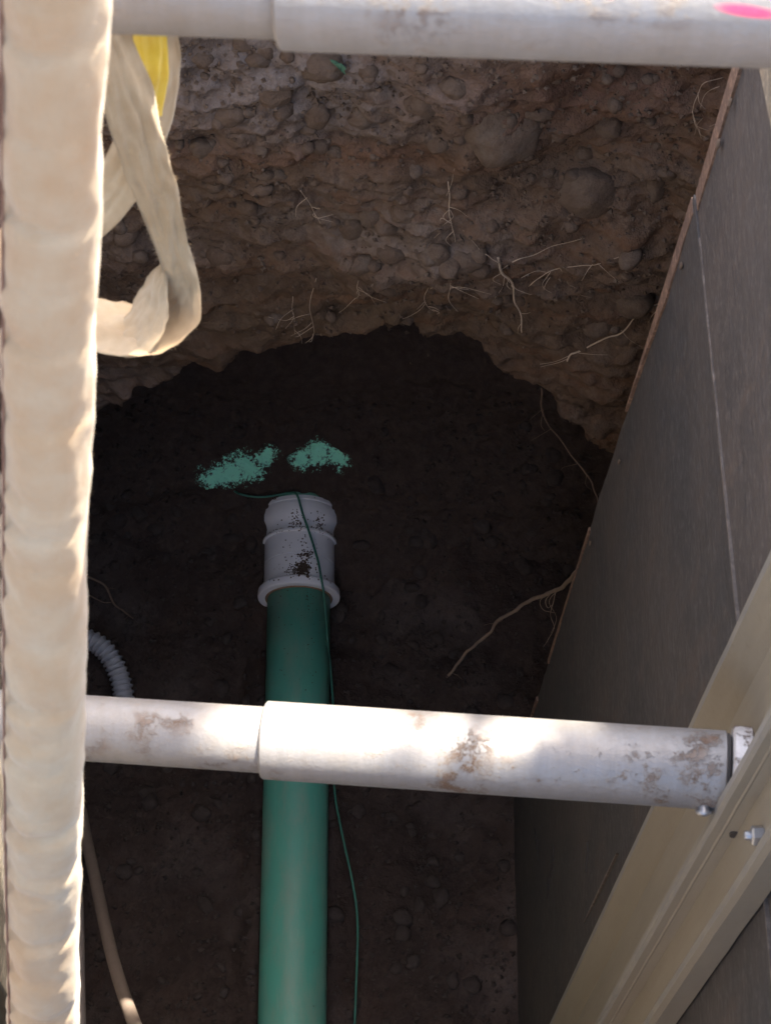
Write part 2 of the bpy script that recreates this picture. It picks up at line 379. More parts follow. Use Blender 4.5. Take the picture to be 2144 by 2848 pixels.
ZONES = [(bank_hit(820, 200), (.40, 1, .24), (0.25, 0.215, 0.20), .8), (bank_hit(1040, 640), (.3, 1, .16), (0.215, 0.18, 0.155), .6), (bank_hit(1230, 750), (.3, 1, .05), (0.24, 0.19, 0.165), .7), (bank_hit(1650, 230), (.35, 1, .2), (0.15, 0.075, 0.052), .7), (bank_hit(900, 400), (.5, 1, .05), (0.17, 0.085, 0.05), .7), (bank_hit(1000, 880), (.6, 1, .16), (0.12, 0.082, 0.05), .6)]
PAINT = [(bank_hit(600, 1338), (.065, .5, .03)), (bank_hit(640, 1318), (.06, .5, .042)), (bank_hit(690, 1304), (.07, .5, .045)), (bank_hit(735, 1280), (.05, .5, .026)), (bank_hit(838, 1270), (.045, .5, .03)), (bank_hit(885, 1258), (.065, .5, .045)), (bank_hit(940, 1278), (.04, .5, .036))]
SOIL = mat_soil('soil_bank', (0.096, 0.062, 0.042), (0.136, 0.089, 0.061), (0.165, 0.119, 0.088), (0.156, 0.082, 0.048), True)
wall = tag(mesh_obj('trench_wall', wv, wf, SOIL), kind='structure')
top = [wv[(len(WZ) - 1) * len(WU) + i] for i in range(len(WU))]
# near wall (under the photographer)
g = G(); nx, nz = 24, 60
for j in range(nz + 1):
    for i in range(nx + 1):
        x = lerp(0.68, -0.72, i / nx); z = lerp(-0.12, GROUND_Z, j / nz); g.v.append(Vector((x, -3.2 - 0.28 * z + 0.05 * fbm(Vector((x, 3, z)) * 4, 4), z)))
for j in range(nz):
    for i in range(nx): a = j * (nx + 1) + i; g.f.append((a, a + nx + 1, a + nx + 2, a + 1))
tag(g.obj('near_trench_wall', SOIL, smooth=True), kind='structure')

# ground round the pit: rings outward from the rim to the horizon
def rimz(p, k): return 0
loop = [Vector(t) for t in top] + [Vector((lerp(-0.64, 0.60, t), -4.2, GROUND_Z)) for t in (0.2, 0.4, 0.6, 0.8)]
g = G(); c0 = Vector((0, -1.0, GROUND_Z)); ks = [0.0, 0.06, 0.14, 0.25, 0.4, 0.7, 1.2, 2.2, 5, 15, 60, 300, 1200]; L = len(loop)
for k in ks:
    for q in loop:
        d = (q - c0); d.z = 0; e = q + d.normalized() * k
        bump = 0.05 * fbm(Vector((e.x * 3, e.y * 3, 0)), 4) if 0 < k < 30 else 0
        g.v.append(Vector((e.x, e.y, lerp(q.z, GROUND_Z, sm(0, 1.6, k)) + bump * min(1, k * 6))))
for j in range(len(ks) - 1):
    for i in range(L): a = j * L + i; b = j * L + (i + 1) % L; g.f.append((a, a + L, b + L, b))
tag(g.obj('ground', TURF, smooth=True), kind='structure')

# floor
def floor_z(x, y): return 0.028 * fbm(Vector((x * 4, y * 4, 2)), 3) + 0.010 * fbm(Vector((x * 20, y * 20, 4)), 4) + 0.05 * sm(0.35, 0.6, abs(x)) * 0.6 - 0.004 + 0.035 * math.exp(-((abs(x) - 0.095) / 0.035) ** 2) * (1 + noise.noise(Vector((x * 3, y * 5, 6)))) * sm(2.3, 2.1, y) + (0.06 + 0.05 * noise.noise(Vector((x * 6, 1, 8)))) * sm(2.05, 2.35, y)
g = G(); xs = [-0.95 + 0.01 * i for i in range(191)]; ys = []
y = -3.4
while y < 2.75: ys.append(y); y += 0.01 if y > 0.9 else 0.06
for yy in ys:
    for x in xs: g.v.append(Vector((x, yy, floor_z(x, yy) + 0.004 * noise.noise(Vector((x * 60, yy * 60, 0))))))
Wn = len(xs)
for j in range(len(ys) - 1):
    for i in range(Wn - 1): a = j * Wn + i; g.f.append((a, a + 1, a + Wn + 1, a + Wn))
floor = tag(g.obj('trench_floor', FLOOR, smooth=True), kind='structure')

# ------------------------------------------------------------------ stones in the bank and on the floor (parts of the setting)
def stone_mesh(seed, sub, k=1.0):
    bm = bmesh.new(); bmesh.ops.create_icosphere(bm, subdivisions=sub, radius=1.0); o = Vector((seed * 5.3, seed * 1.9, 7))
    for vtx in bm.verts:
        n = vtx.co.normalized(); vtx.co = n * (1 + k * 0.28 * noise.noise(n * 1.3 + o) + k * 0.12 * noise.noise(n * 3.1 + o) + (0.05 * noise.noise(n * 6 + o) if sub > 3 else 0))
    me = bpy.data.meshes.new('stone'); bm.to_mesh(me); bm.free()
    me.polygons.foreach_set('use_smooth', [True] * len(me.polygons)); return me
SM = {}
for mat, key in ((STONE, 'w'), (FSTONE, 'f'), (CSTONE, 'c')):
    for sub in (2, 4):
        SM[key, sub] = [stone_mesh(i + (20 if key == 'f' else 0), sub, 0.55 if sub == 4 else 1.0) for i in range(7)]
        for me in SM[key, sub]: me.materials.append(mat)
def put_stone(kind, sub, loc, r, rot, parent):
    o = bpy.data.objects.new('stone', random.choice(SM[kind, sub])); COL.objects.link(o); o.parent = parent
    o.location = loc; o.scale = r; o.rotation_euler = rot; return o
big = [(1395, 385, 104, 92), (1630, 560, 84, 78), (1690, 362, 38, 30), (1822, 520, 26, 46), (982, 642, 42, 36), (1270, 250, 44, 22), (1180, 300, 52, 30),
       (1035, 610, 34, 30), (1120, 600, 36, 26), (690, 585, 30, 22), (1500, 318, 40, 18), (1760, 860, 52, 44), (1660, 910, 44, 40), (1730, 940, 40, 30),
       (900, 200, 60, 40), (760, 270, 52, 34), (640, 330, 46, 34), (1010, 340, 40, 28), (880, 330, 36, 40), (560, 420, 32, 26), (1090, 715, 40, 30), (1290, 735, 60, 30), (1210, 720, 36, 30), (1000, 745, 44, 26)]
for px, py, a, b in big:
    q = bank_hit(px, py); d = (q - CAM_P).length; s = d / F_PX
    put_stone('w', 4, q + Vector((0, 0.42 * a * s, 0)), (a * s * 1.08, a * s * 0.85, b * s * 1.4), (random.uniform(-.3, .3), random.uniform(-.25, .25), random.uniform(-.4, .4)), wall)
for i in range(170):
    px = random.uniform(240, 1900); py = random.uniform(110, 930)
    if px > 2031 - 0.3 * (py - 187) - 25: continue
    q = bank_hit(px, py); r = random.choice((0.007, 0.010, 0.012, 0.014, 0.018)) * random.uniform(.8, 1.25)
    put_stone('w', 2, q + Vector((0, r * 0.45, 0)), (r * random.uniform(.8, 1.4), r, r * random.uniform(.7, 1.1)), (random.uniform(-.4, .4), random.uniform(-.6, .6), random.uniform(0, 6.3)), wall)
n = 0
while n < 140:
    x = random.uniform(-0.62, 0.70); yy = random.uniform(1.05, 2.45)
    if abs(x) < 0.085 and yy < 2.3: continue
    if (x > 0.52 or x < -0.46) and yy < 1.7: continue
    r = random.choice((0.010, 0.012, 0.014, 0.017, 0.021)) * random.uniform(.8, 1.2); n += 1
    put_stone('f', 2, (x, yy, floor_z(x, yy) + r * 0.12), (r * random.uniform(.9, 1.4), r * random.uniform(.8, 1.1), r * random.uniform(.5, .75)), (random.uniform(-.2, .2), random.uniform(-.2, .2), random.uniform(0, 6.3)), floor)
for i in range(70):
    q = bank_hit(random.uniform(260, 1600), random.uniform(1180, 1600)); r_ = random.choice((0.010, 0.013, 0.017, 0.022)) * random.uniform(.8, 1.2)
    if q.z > 1.0 or abs(q.x) < 0.1 and q.z < .25 or any((q - c).length < .09 for c, _ in PAINT): continue
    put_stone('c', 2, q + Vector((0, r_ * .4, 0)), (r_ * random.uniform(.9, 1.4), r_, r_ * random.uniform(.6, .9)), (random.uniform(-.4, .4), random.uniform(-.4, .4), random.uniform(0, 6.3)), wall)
# small gravel, too fine to pick apart
g = G()
OCT = [(1, 0, 0), (-1, 0, 0), (0, 1, 0), (0, -1, 0), (0, 0, 1), (0, 0, -1)]; OF = [(0, 2, 4), (2, 1, 4), (1, 3, 4), (3, 0, 4), (2, 0, 5), (1, 2, 5), (3, 1, 5), (0, 3, 5)]
def crumb(g, c, r):
    rot = Matrix.Rotation(random.uniform(0, 6.3), 3, Vector((random.uniform(-1, 1), random.uniform(-1, 1), 1)).normalized())
    g.add([c + rot @ Vector(q) * r * random.uniform(.7, 1.3) for q in OCT], OF)
for i in range(3500):
    x = random.uniform(-0.7, 0.78); yy = random.uniform(1.0, 2.5); r = random.uniform(0.0025, 0.008); crumb(g, Vector((x, yy, floor_z(x, yy) + r * 0.3)), r)
tag(g.obj('gravel', FSTONE, floor), kind='stuff')
g = G()
for i in range(1000):
    if i % 3 == 0: q = bank_hit(random.uniform(240, 1640), random.uniform(1100, 1620))
    else: q = q + Vector((random.gauss(0, .03), 0, random.gauss(0, .025))); q.y = face_y(q.x, q.z)[0]
    if q.z < 1.0 and all((q - c).length > .08 for c, _ in PAINT): crumb(g, q, random.uniform(0.0025, 0.009))
tag(g.obj('soil_crumbs', CSTONE, wall), kind='stuff')
g = G()
for i in range(2600):
    px = random.uniform(220, 1950); py = random.uniform(100, 930)
    if i % 3 == 0: q = bank_hit(px, py)
    else: q = q + Vector((random.gauss(0, .03), 0, random.gauss(0, .025))); q.y = face_y(q.x, q.z)[0]
    crumb(g, q, random.uniform(0.002, 0.0065))
tag(g.obj('soil_crumbs', STONE, wall), kind='stuff')

# ------------------------------------------------------------------ plywood sheets
XP = 0.534
def sheet(name, x0, x1, y0, y1, z0, z1, mat, label, lean=None, edge=0.004, side=1):
    """a sheet with slightly ragged edges: front face, back face and rim; lean(y, z) gives the top line"""
    ny, nz = 60, 80; root = empty(name, ((x0 + x1) / 2, (y0 + (y1(0) if callable(y1) else y1)) / 2, z0)); g = G()
    for k, x in enumerate((x0, x1)):
        for j in range(nz + 1):
            for i in range(ny + 1):
                t = i / ny; s = j / nz; yy = lerp(y0, y1(s) if callable(y1) else y1, t); top_ = z1(yy) if callable(z1) else z1; zz = lerp(z0, top_, s)
                if i == ny: yy += edge * (2.0 * noise.noise(Vector((1, zz * 6, 4))) + 1.2 * noise.noise(Vector((2, zz * 25, 4))) - 0.5)
                if j == nz: zz += 0.5 * edge * noise.noise(Vector((yy * 30, 5, 2)))
                g.v.append(Vector((x + 0.003 * noise.noise(Vector((yy * 2, zz * 2, 1))), yy, zz)))
    W = ny + 1; N = W * (nz + 1)
    for j in range(nz):
        for i in range(ny):
            a = j * W + i; g.f.append((a, a + W, a + W + 1, a + 1)); g.f.append((N + a, N + a + 1, N + a + W + 1, N + a + W))
    for j in range(nz):
        for a in (j * W, j * W + ny): g.f.append((a, a + W, N + a + W, N + a))
    for i in range(ny):
        for a in (i, nz * W + i): g.f.append((a, a + 1, N + a + 1, N + a))
    root.location = Vector(root.location)
    o = g.obj('panel', mat, root); tag(root, label, 'plywood'); return root, o
def ply_edge(s): return lerp(1.715, 1.598, s)
rp, rpan = sheet('plywood_sheet', XP, XP + 0.019, -0.3, lambda s: lerp(1.720, 1.600, s), 0.0, lambda y: lerp(2.90, 2.752, (y + 0.3) / 1.9), PLY,
                 'tall dark weathered plywood sheet standing on the floor along the right side')
up_, upan = sheet('plywood_sheet', XP + 0.002, XP + 0.021, -0.3, 1.592, 2.756, 3.42, PLYB, 'upper brown plywood sheet above the pale seam on the right wall', edge=0.003)
# the upper sheet starts on the sloping seam: shift its foot
for vtx in upan.data.vertices:
    yy = vtx.co.y + up_.location.y; zz = vtx.co.z + up_.location.z; zs = lerp(2.904, 2.757, (yy + 0.3) / 1.9)
    vtx.co.z = lerp(zs, 3.42, (zz - 2.756) / (3.42 - 2.756)) - up_.location.z
# pale splintered edge along the seam
g = G(); pts = []
for i in range(60):
    yy = lerp(0.2, 1.52, i / 59); z = lerp(2.902, 2.755, (yy + 0.3) / 1.9) + 0.002 * noise.noise(Vector((yy * 9, 0, 0))); pts.append((yy, z, 0.0022 + 0.0014 * noise.noise(Vector((yy * 25, 3, 0)))))
for i in range(59):
    (a, z0, h0), (b, z1, h1) = pts[i], pts[i + 1]; x = XP - 0.0015
    g.add([(x, a, z0 - h0), (x, a, z0 + h0), (x, b, z1 + h1), (x, b, z1 - h1), (XP + .004, a, z0 - h0), (XP + .004, a, z0 + h0), (XP + .004, b, z1 + h1), (XP + .004, b, z1 - h1)],
          [(0, 1, 2, 3), (0, 4, 5, 1), (3, 2, 6, 7), (0, 3, 7, 4), (1, 5, 6, 2)])
g.obj('splintered_edge', SCR, rp)
# peeled strip along the far edge of the sheet, ragged on its inner side
def strip(zlo, zhi, wfun, name, mat, parent, dx=0.003):
    g = G(); N = int((zhi - zlo) / 0.02)
    for i in range(N + 1):
        z = lerp(zlo, zhi, i / N); ye = lerp(1.720, 1.600, z / 2.76) - 0.003; wd = wfun(z)
        ye = min(ye, ye + 0.003 * noise.noise(Vector((1, z * 14, 4))))
        g.v += [Vector((XP - dx, ye, z)), Vector((XP - dx, ye - wd, z)), Vector((XP + .004, ye - wd, z)), Vector((XP + .004, ye, z))]
    for i in range(N):
        a = 4 * i
        for k in range(4): b = a + k; c = a + (k + 1) % 4; g.f.append((b, c, c + 4, b + 4))
    g.f.append((0, 3, 2, 1)); g.f.append((4 * N, 4 * N + 1, 4 * N + 2, 4 * N + 3))
    return g.obj(name, mat, parent)
strip(2.1, 2.74, lambda z: 0.004 + 0.022 * sm(2.1, 2.6, z) + 0.006 * noise.noise(Vector((3, z * 11, 0))), 'peeled_edge', PLYE, rp)
strip(0.9, 1.62, lambda z: 0.007 + 0.005 * noise.noise(Vector((5, z * 13, 0))), 'peeled_edge', PLYE, rp)
strip(0.02, 0.66, lambda z: 0.009 + 0.003 * noise.noise(Vector((7, z * 13, 0))), 'peeled_edge', PLYE, rp)
# the same torn strip goes on up the upper sheet
g = G(); N = 40
for i in range(N + 1):
    z = lerp(2.765, 3.3, i / N); ye = 1.588; wd = 0.028 + 0.006 * noise.noise(Vector((9, z * 12, 0)))
    g.v += [Vector((XP - .002, ye, z)), Vector((XP - .002, ye - wd, z)), Vector((XP + .006, ye - wd, z)), Vector((XP + .006, ye, z))]
for i in range(N):
    a = 4 * i
    for k in range(4): b = a + k; c = a + (k + 1) % 4; g.f.append((b, c, c + 4, b + 4))
g.obj('peeled_edge', PLYE, up_)
# dried mud lumps on the edge
for (px, py, r, par) in ((2030, 285, 14, up_), (1997, 400, 15, up_), (1893, 740, 12, rp), (1720, 1285, 9, rp), (1640, 1510, 9, rp), (1480, 1990, 7, rp)):
    q = on(px, py, 0, XP - 0.004); d = (q - CAM_P).length * r / F_PX
    o = put_stone('w', 2, q - par.location, (d * .35, d * .8, d * 1.7), (0.2, 0, 0), par); o.name = 'mud_lump'
# long grazes and cracks in the face of the sheet
def graze(a, b, wd, mat, name, par, dx=0.0032):
    g = G(); N = 14
    for i in range(N + 1):
        t = i / N; px = lerp(a[0], b[0], t); py = lerp(a[1], b[1], t); q = on(px, py, 0, XP - dx); h = wd * (0.25 + math.sin(math.pi * t)) * (1 + .4 * noise.noise(Vector((px * .05, py * .05, 1))))
        dirv = (on(b[0], b[1], 0, XP) - on(a[0], a[1], 0, XP)).normalized(); nv = Vector((0, -dirv.z, dirv.y))
        g.v += [q - nv * h, q + nv * h, q + nv * h + Vector((dx + .004, 0, 0)), q - nv * h + Vector((dx + .004, 0, 0))]
    for i in range(N):
        s = 4 * i
        for k in range(4): p_ = s + k; c = s + (k + 1) % 4; g.f.append((p_, c, c + 4, p_ + 4))
    return g.obj(name, mat, par)
graze((1712, 2374), (1622, 2565), 0.0022, SCR, 'graze', rp)
for a, b, wd in (((1484, 2305), (1494, 2395), .004), ((1537, 2350), (1527, 2440), .0045), ((1524, 2440), (1518, 2500), .0045), ((1631, 2340), (1627, 2425), .003)):
    graze(a, b, wd, SLOT, 'crack', rp)

lp, lpan = sheet('plywood_sheet', -0.555, -0.536, -0.6, 1.78, 0.0, 3.45, mat_ply('bounce_plywood', (0.46, 0.40, 0.32), (0.60, 0.54, 0.46), (0.54, 0.47, 0.39)), 'plywood sheet along the left side of the trench behind the hose')  # pale tone added so this mostly unseen sheet bounces sun into the pit
# timber upright edge at the top right
g = G(); a = [on(2108, 120, 0, XP - .03), on(2112, 200, 0, XP - .03), on(2146, 372, 0, XP - .03), on(2190, 560, 0, XP - .03)]
for i, q in enumerate(a): g.v += [q, q + Vector((0, -0.012, 0.10)), q + Vector((.028, -0.012, 0.10)), q + Vector((.028, 0, 0))]
for i in range(3):
    s = 4 * i
    for k in range(4): p_ = s + k; c = s + (k + 1) % 4; g.f.append((p_, c, c + 4, p_ + 4))
g.f.append((0, 1, 2, 3)); g.f.append((12, 15, 14, 13))
tag(g.obj('wooden_board', mat_ply('pale_board', (0.16, 0.12, 0.09), (0.3, 0.24, 0.17), (0.22, 0.17, 0.12)), base=a[0]), 'pale wooden board at the top right corner against the plywood', 'board')

# ------------------------------------------------------------------ aluminium hydraulic shore
shore = tag(empty('hydraulic_shore', (0.02, 0.78, 1.0)), 'aluminium hydraulic trench shore with two cross cylinders between ribbed rails', 'trench shore')
PROF = [(0.905, 0.531), (0.905, 0.503), (0.895, 0.503), (0.857, 0.526), (0.722, 0.526), (0.714, 0.476), (0.710, 0.473), (0.702, 0.473), (0.698, 0.477),
        (0.6975, 0.4865), (0.6960, 0.4885), (0.6970, 0.4905), (0.694, 0.5025), (0.648, 0.504), (0.643, 0.497), (0.637, 0.494), (0.630, 0.496), (0.626, 0.503), (0.626, 0.531)]
def rail(sx, zlo, zhi, mirror):
    g = G(); NZ = 60; K = len(PROF)
    for j in range(NZ + 1):
        z = lerp(zlo, zhi, j / NZ)
        for (yy, xx) in PROF:
            x = xx if not mirror else -xx - 0.004
            g.v.append(Vector((x, yy + 0.0012 * noise.noise(Vector((yy * 50, z * 12, 1))), z)))
    for j in range(NZ):
        for k in range(K):
            a = j * K + k; b = j * K + (k + 1) % K
            g.f.append((a, b, b + K, a + K) if not mirror else (a, a + K, b + K, b))
    g.f.append(tuple(range(K))); g.f.append(tuple(NZ * K + k for k in reversed(range(K))))
    o = g.obj('rail', RAIL, shore)
    o.data.materials.append(EDGE)
    for p in o.data.polygons:
        if len(p.vertices) == 4 and (p.index % K) in (1, 5, 6, 7, 15): p.material_index = 1
    return o
railr = rail(1, 0.62, 4.5, False); raill = rail(-1, 0.62, 4.5, True)
def cylinder(A, B, C, r_out, r_in, pinks, name):
    """sleeve from B to A (right end), rod from C to B"""
    d = (C - A).normalized(); Ls = (B - A).length; Lr = (C - A).length
    g = G(); lathe(g, A, d, [(0.0, r_out - .003), (0.002, r_out), (Ls * .33, r_out), (Ls * .66, r_out), (Ls - 0.002, r_out), (Ls, r_out - 0.002), (Ls, r_in + .001), (Ls - .02, r_in + .0005)], 72)
    sl_ = g.obj('sleeve', mat_alu('worn_sleeve_' + name, (0.26, 0.254, 0.256), pinks, mud=0.60), shore, smooth=True)
    mark_sharp(sl_)
    g = G(); lathe(g, A + d * (Ls - 0.05), d, [(0, r_in), (0.1, r_in), (Lr - Ls + .05, r_in)], 64); rd = g.obj('rod', ALU, shore, smooth=True); mark_sharp(rd)
    return sl_, rd, d
def mark_sharp(o, ang=35):
    me = o.data; bm = bmesh.new(); bm.from_mesh(me)
    for e in bm.edges:
        if len(e.link_faces) == 2 and e.calc_face_angle(0) > R(ang): e.smooth = False
    bm.to_mesh(me); bm.free()
A1 = P(2017, 2143.5, 2.315); B1 = P(735, 2058, 2.365); C1 = A1 + (B1 - A1).normalized() * 0.965
B1 = A1 + (B1 - A1)
s1, r1, d1 = cylinder(A1, B1, C1, 0.0431, 0.0365, (), 'lower')
A2 = P(2430, -8, 1.255); B2 = P(782, -62, 1.285); d2 = (B2 - A2).normalized(); A2 = B2 - d2 * ((0.492 - B2.x) / -d2.x); C2 = A2 + d2 * 0.965
pk = [(P(2080, 62, 1.22), (0.022, 0.03, 0.0035)), (P(1700, 62, 1.22), (0.006, 0.02, 0.0028)), (P(1480, 30, 1.22), (0.022, 0.02, 0.002))]
s2, r2, d2 = cylinder(A2, B2, C2, 0.0431, 0.0365, [(tuple(a), b) for a, b in pk], 'upper')
def disc(a, d, r, t, mat, name, par, seg=48):
    g = G(); lathe(g, a, d, [(0, r - .003), (.002, r), (t - .002, r), (t, r - .003)], seg); o = g.obj(name, mat, par, smooth=True); mark_sharp(o); return o
for A, d, par, rod_, Cc in ((A1, d1, s1, r1, C1), (A2, d2, s2, r2, C2)):
    disc(A - d * 0.004, d, 0.0405, 0.006, SLOT, 'seal_ring', par)
    disc(A - d * 0.027, d, 0.049, 0.022, mat_alu('stained_plate', (0.60, 0.58, 0.58), mud=0.50), 'end_plate', par)
    disc(Cc, d, 0.049, 0.016, ALU, 'end_plate', rod_)
# bolts: dome under the sleeve, slot and nut on the near rail wall
def hexa(c, axis, r, t, name, mat, par, seg=6):
    g = G(); lathe(g, c, axis, [(0, r * .96), (t * .12, r), (t * .85, r), (t, r * .8)], seg); return g.obj(name, mat, par)
q = P(1956, 2250, 2.30); g = G(); lathe(g, q, Vector((0.05, -0.8, -0.6)), [(-.012, .006), (0, .0065), (.001, .0095), (.004, .009), (.0065, .006), (.0075, .001)], 20); g.obj('bolt_head', ZINC, s1, smooth=True)
q = on(2058, 2316, 1, 0.6955); g = G()
vs = []
for k in range(24):
    t = 2 * math.pi * k / 24; ex = 0.006 * (1 if math.cos(t) > 0 else -1); vs.append(q + Vector((ex + 0.006 * math.cos(t), -0.0030, 0.010 * math.sin(t))))
g.add(vs + [v + Vector((0, 0.004, 0)) for v in vs], [tuple(range(24))] + [(k, (k + 1) % 24, 24 + (k + 1) % 24, 24 + k) for k in range(24)]); g.obj('bolt_slot', SLOT, railr)
q = on(2100, 2324, 0, 0.496); hexa(q + Vector((.008, 0, 0)), Vector((-1, 0, 0)), 0.0105, 0.013, 'nut', ZINC, railr)
g = G(); lathe(g, q + Vector((.008, 0, 0)), Vector((-1, 0, 0)), [(0, .0050), (.018, .0050), (.020, .0035)], 16); g.obj('bolt', ZINC, railr, smooth=True)

# ------------------------------------------------------------------ green sewer pipe with white coupling
pipe = tag(empty('sewer_pipe', (0, 1.2, 0.085)), 'green plastic sewer pipe with white coupling running along the trench floor', 'pipe')
PY = lambda y, z=0.175: on(830, y, 2, z).y
pa = on(811, 2960, 2, 0.085); pb = on(832, 1625, 2, 0.085); pd = (pb - pa).normalized()
FY = PY(1622, 0.185)                                                        # front of the coupling rim
pf = pa + pd * ((FY - pa.y) / pd.y); p0 = pa - pd * 1.0
g = G(); lathe(g, p0, pd, [(t * ((pf - p0).length + .05), 0.0795) for t in (0, .2, .4, .6, .8, 1)], 72); g.obj('pipe', GREEN, pipe, smooth=True)
cp = [(0.0, 0.083), (0.0, 0.100), (0.002, 0.1035), (0.006, 0.1045), (0.020, 0.1035), (0.024, 0.100), (0.026, 0.0945), (0.034, 0.0935), (0.036, 0.0900), (0.086, 0.0895), (0.0865, 0.0860), (0.0905, 0.0860), (0.091, 0.0895),
      (0.150, 0.0895), (0.152, 0.0945), (0.158, 0.0945), (0.159, 0.0875), (0.180, 0.0880), (0.190, 0.0925), (0.200, 0.0990), (0.214, 0.1020), (0.226, 0.1020), (0.228, 0.0985), (0.234, 0.0985), (0.236, 0.1010), (0.246, 0.1000), (0.248, .088)]
g = G(); lathe(g, pf, pd, cp, 96, cap=False); coup = g.obj('coupling', WHITE, pipe, smooth=True); mark_sharp(coup, 28)
g = G(); lathe(g, pf, pd, [(0.247, 0.08), (0.247, .096), (0.256, .096), (.257, .08), (0.5, 0.08)], 64); g.obj('pipe_stub', GREEN, pipe, smooth=True)
g = G(); lathe(g, pf, pd, [(-0.002, 0.0797), (-0.003, .083), (0.0, .0855), (0.004, .083)], 64, cap=False); g.obj('gasket', mat_root('rusty_gasket', (0.16, 0.09, 0.05), (0.3, 0.2, 0.12)), coup, smooth=True)
# faint printed marking on the coupling top
g = G(); pu = pd.cross(Vector((0, 0, 1))).normalized()
for i in range(16):
    if i in (3, 4, 9): continue
    a = (i - 7.5) * 0.062; c = pf + pd * 0.176 + (pu * math.sin(a) + Vector((0, 0, 1)) * math.cos(a)) * 0.0876; t = (pu * math.cos(a) - Vector((0, 0, 1)) * math.sin(a)); nn = (pu * math.sin(a) + Vector((0, 0, 1)) * math.cos(a))
    hw = 0.0019; hl = 0.0026
    g.add([c + t * hw + pd * hl, c - t * hw + pd * hl, c - t * hw - pd * hl, c + t * hw - pd * hl], [(0, 1, 2, 3)])
g.obj('printed_marking', PRINT, coup)
# soil fallen on the coupling
g = G()
def on_coup(s, a, r=None):
    rr = interp(cp, s) if r is None else r
    return pf + pd * s + (pu * math.sin(a) + Vector((0, 0, 1)) * math.cos(a)) * rr
for i in range(650):
    k = random.random()
    if k < .45: s = random.gauss(0.045, .010); a = random.gauss(0.12, .09)
    elif k < .60: s = random.gauss(0.040, .008); a = random.gauss(-0.13, .12)
    elif k < .72: s = random.gauss(0.085, .006); a = random.gauss(0.2, .12)
    elif k < .84: s = random.gauss(0.18, .012); a = random.choice((random.gauss(-.08, .1), random.gauss(.55, .1)))
    else: s = random.uniform(0.01, .2); a = random.gauss(0.1, .4)
    if not 0.004 < s < 0.24: continue
    crumb(g, on_coup(s, a), random.uniform(0.0010, 0.0030) * (1.7 if k < .2 else 1))
for i in range(420):
    s = random.gauss(0.1565, .0022); a = random.gauss(0.05, .5); crumb(g, on_coup(s, a, .0925), random.uniform(0.0008, 0.002))
tag(g.obj('fallen_soil', CRUMB, coup), kind='stuff')
g = G()
for i in range(70):
    s = -abs(random.gauss(0, .13)); a = random.choice((random.gauss(0.45, .12), random.gauss(-.1, .5))); crumb(g, on_coup(s, a, .0797), random.uniform(0.0007, 0.0022))
tag(g.obj('fallen_soil', CRUMB, pipe), kind='stuff')

# ------------------------------------------------------------------ tracer wire
def W(px, py, z): return on(px, py, 2, z)
def WB_(px, py): q = bank_hit(px, py); return q - (q - CAM_P).normalized() * 0.012
wp = [WB_(652, 1366), WB_(668, 1374), WB_(700, 1381), WB_(735, 1382), WB_(770, 1377), WB_(805, 1371), W(826, 1376, .196), W(842, 1428, .192), W(858, 1474, .186), W(873, 1520, .178), W(886, 1565, .174), W(893, 1605, .182),
      W(899, 1640, .168), W(905, 1700, .13), W(911, 1780, .115), W(919, 1860, .08), W(926, 1950, .07), W(928, 2060, .062), W(929, 2170, .062), W(936, 2240, .062), W(956, 2340, .06),
      W(978, 2440, .05), W(991, 2520, .036), W(995, 2590, .036), W(992, 2700, .036), W(986, 2860, .036), W(975, 3100, .02)]
wp = [Vector(p) for p in spline(wp, 10)]
g = G(); tube(g, wp, 0.0029, 10); tag(g.obj('tracer_wire', WIRE, smooth=True, base=wp[-1]), 'thin green tracer wire running beside the green pipe', 'wire')

# ------------------------------------------------------------------ fabric covered discharge hose
hp = [(330, -1500, 1.15), (215, -900, 1.18), (170, -450, 1.25), (152, 0, 1.315), (142, 500, 1.40), (135, 1000, 1.495), (128, 1500, 1.60), (122, 2000, 1.73), (120, 2440, 1.88), (122, 2848, 2.04), (118, 3400, 2.4), (110, 4100, 3.0)]
HK = lambda b: 0.87 + 0.15 * min(1.2, max(-.3, b / 2848))
hp = [P(a, b, c * HK(b)) for a, b, c in hp]
hp = [Vector((-2.2, 2.1, 3.46)), Vector((-1.3, 1.9, 3.62)), Vector((-.65, 1.5, 4.25))] + hp + [Vector((-0.33, 0.05, 0.6)), Vector((-0.36, 0.1, 0.05))]
hs = [Vector(p) for p in spline(hp, 44)]
hl = [0.0]
for a, b in zip(hs, hs[1:]): hl.append(hl[-1] + (b - a).length)
creases = []; s = 0.0
while s < hl[-1]: creases.append((s, random.uniform(.4, 1.3), random.uniform(-.5, .5), random.uniform(0, 6.3))); s += random.uniform(0.030, 0.085)
fr = frames(hs)
HR = [(hl[44 * 5], 0.0285), (hl[44 * 12], 0.0337)]
def cam_angle(k):
    tcv = (CAM_P - hs[k]).normalized(); lf = fr[k][0].cross(tcv).normalized(); lf = lf if (CAM_R.inverted() @ lf).x < 0 else -lf; tcv = tcv * 0.75 + lf * 0.65; return math.atan2(tcv.dot(fr[k][2]), tcv.dot(fr[k][1]))
import bisect
creases = [(c, am, tl, cam_angle(min(len(hs) - 1, bisect.bisect(hl, c))) + random.gauss(0, .35)) for c, am, tl, ph in creases]
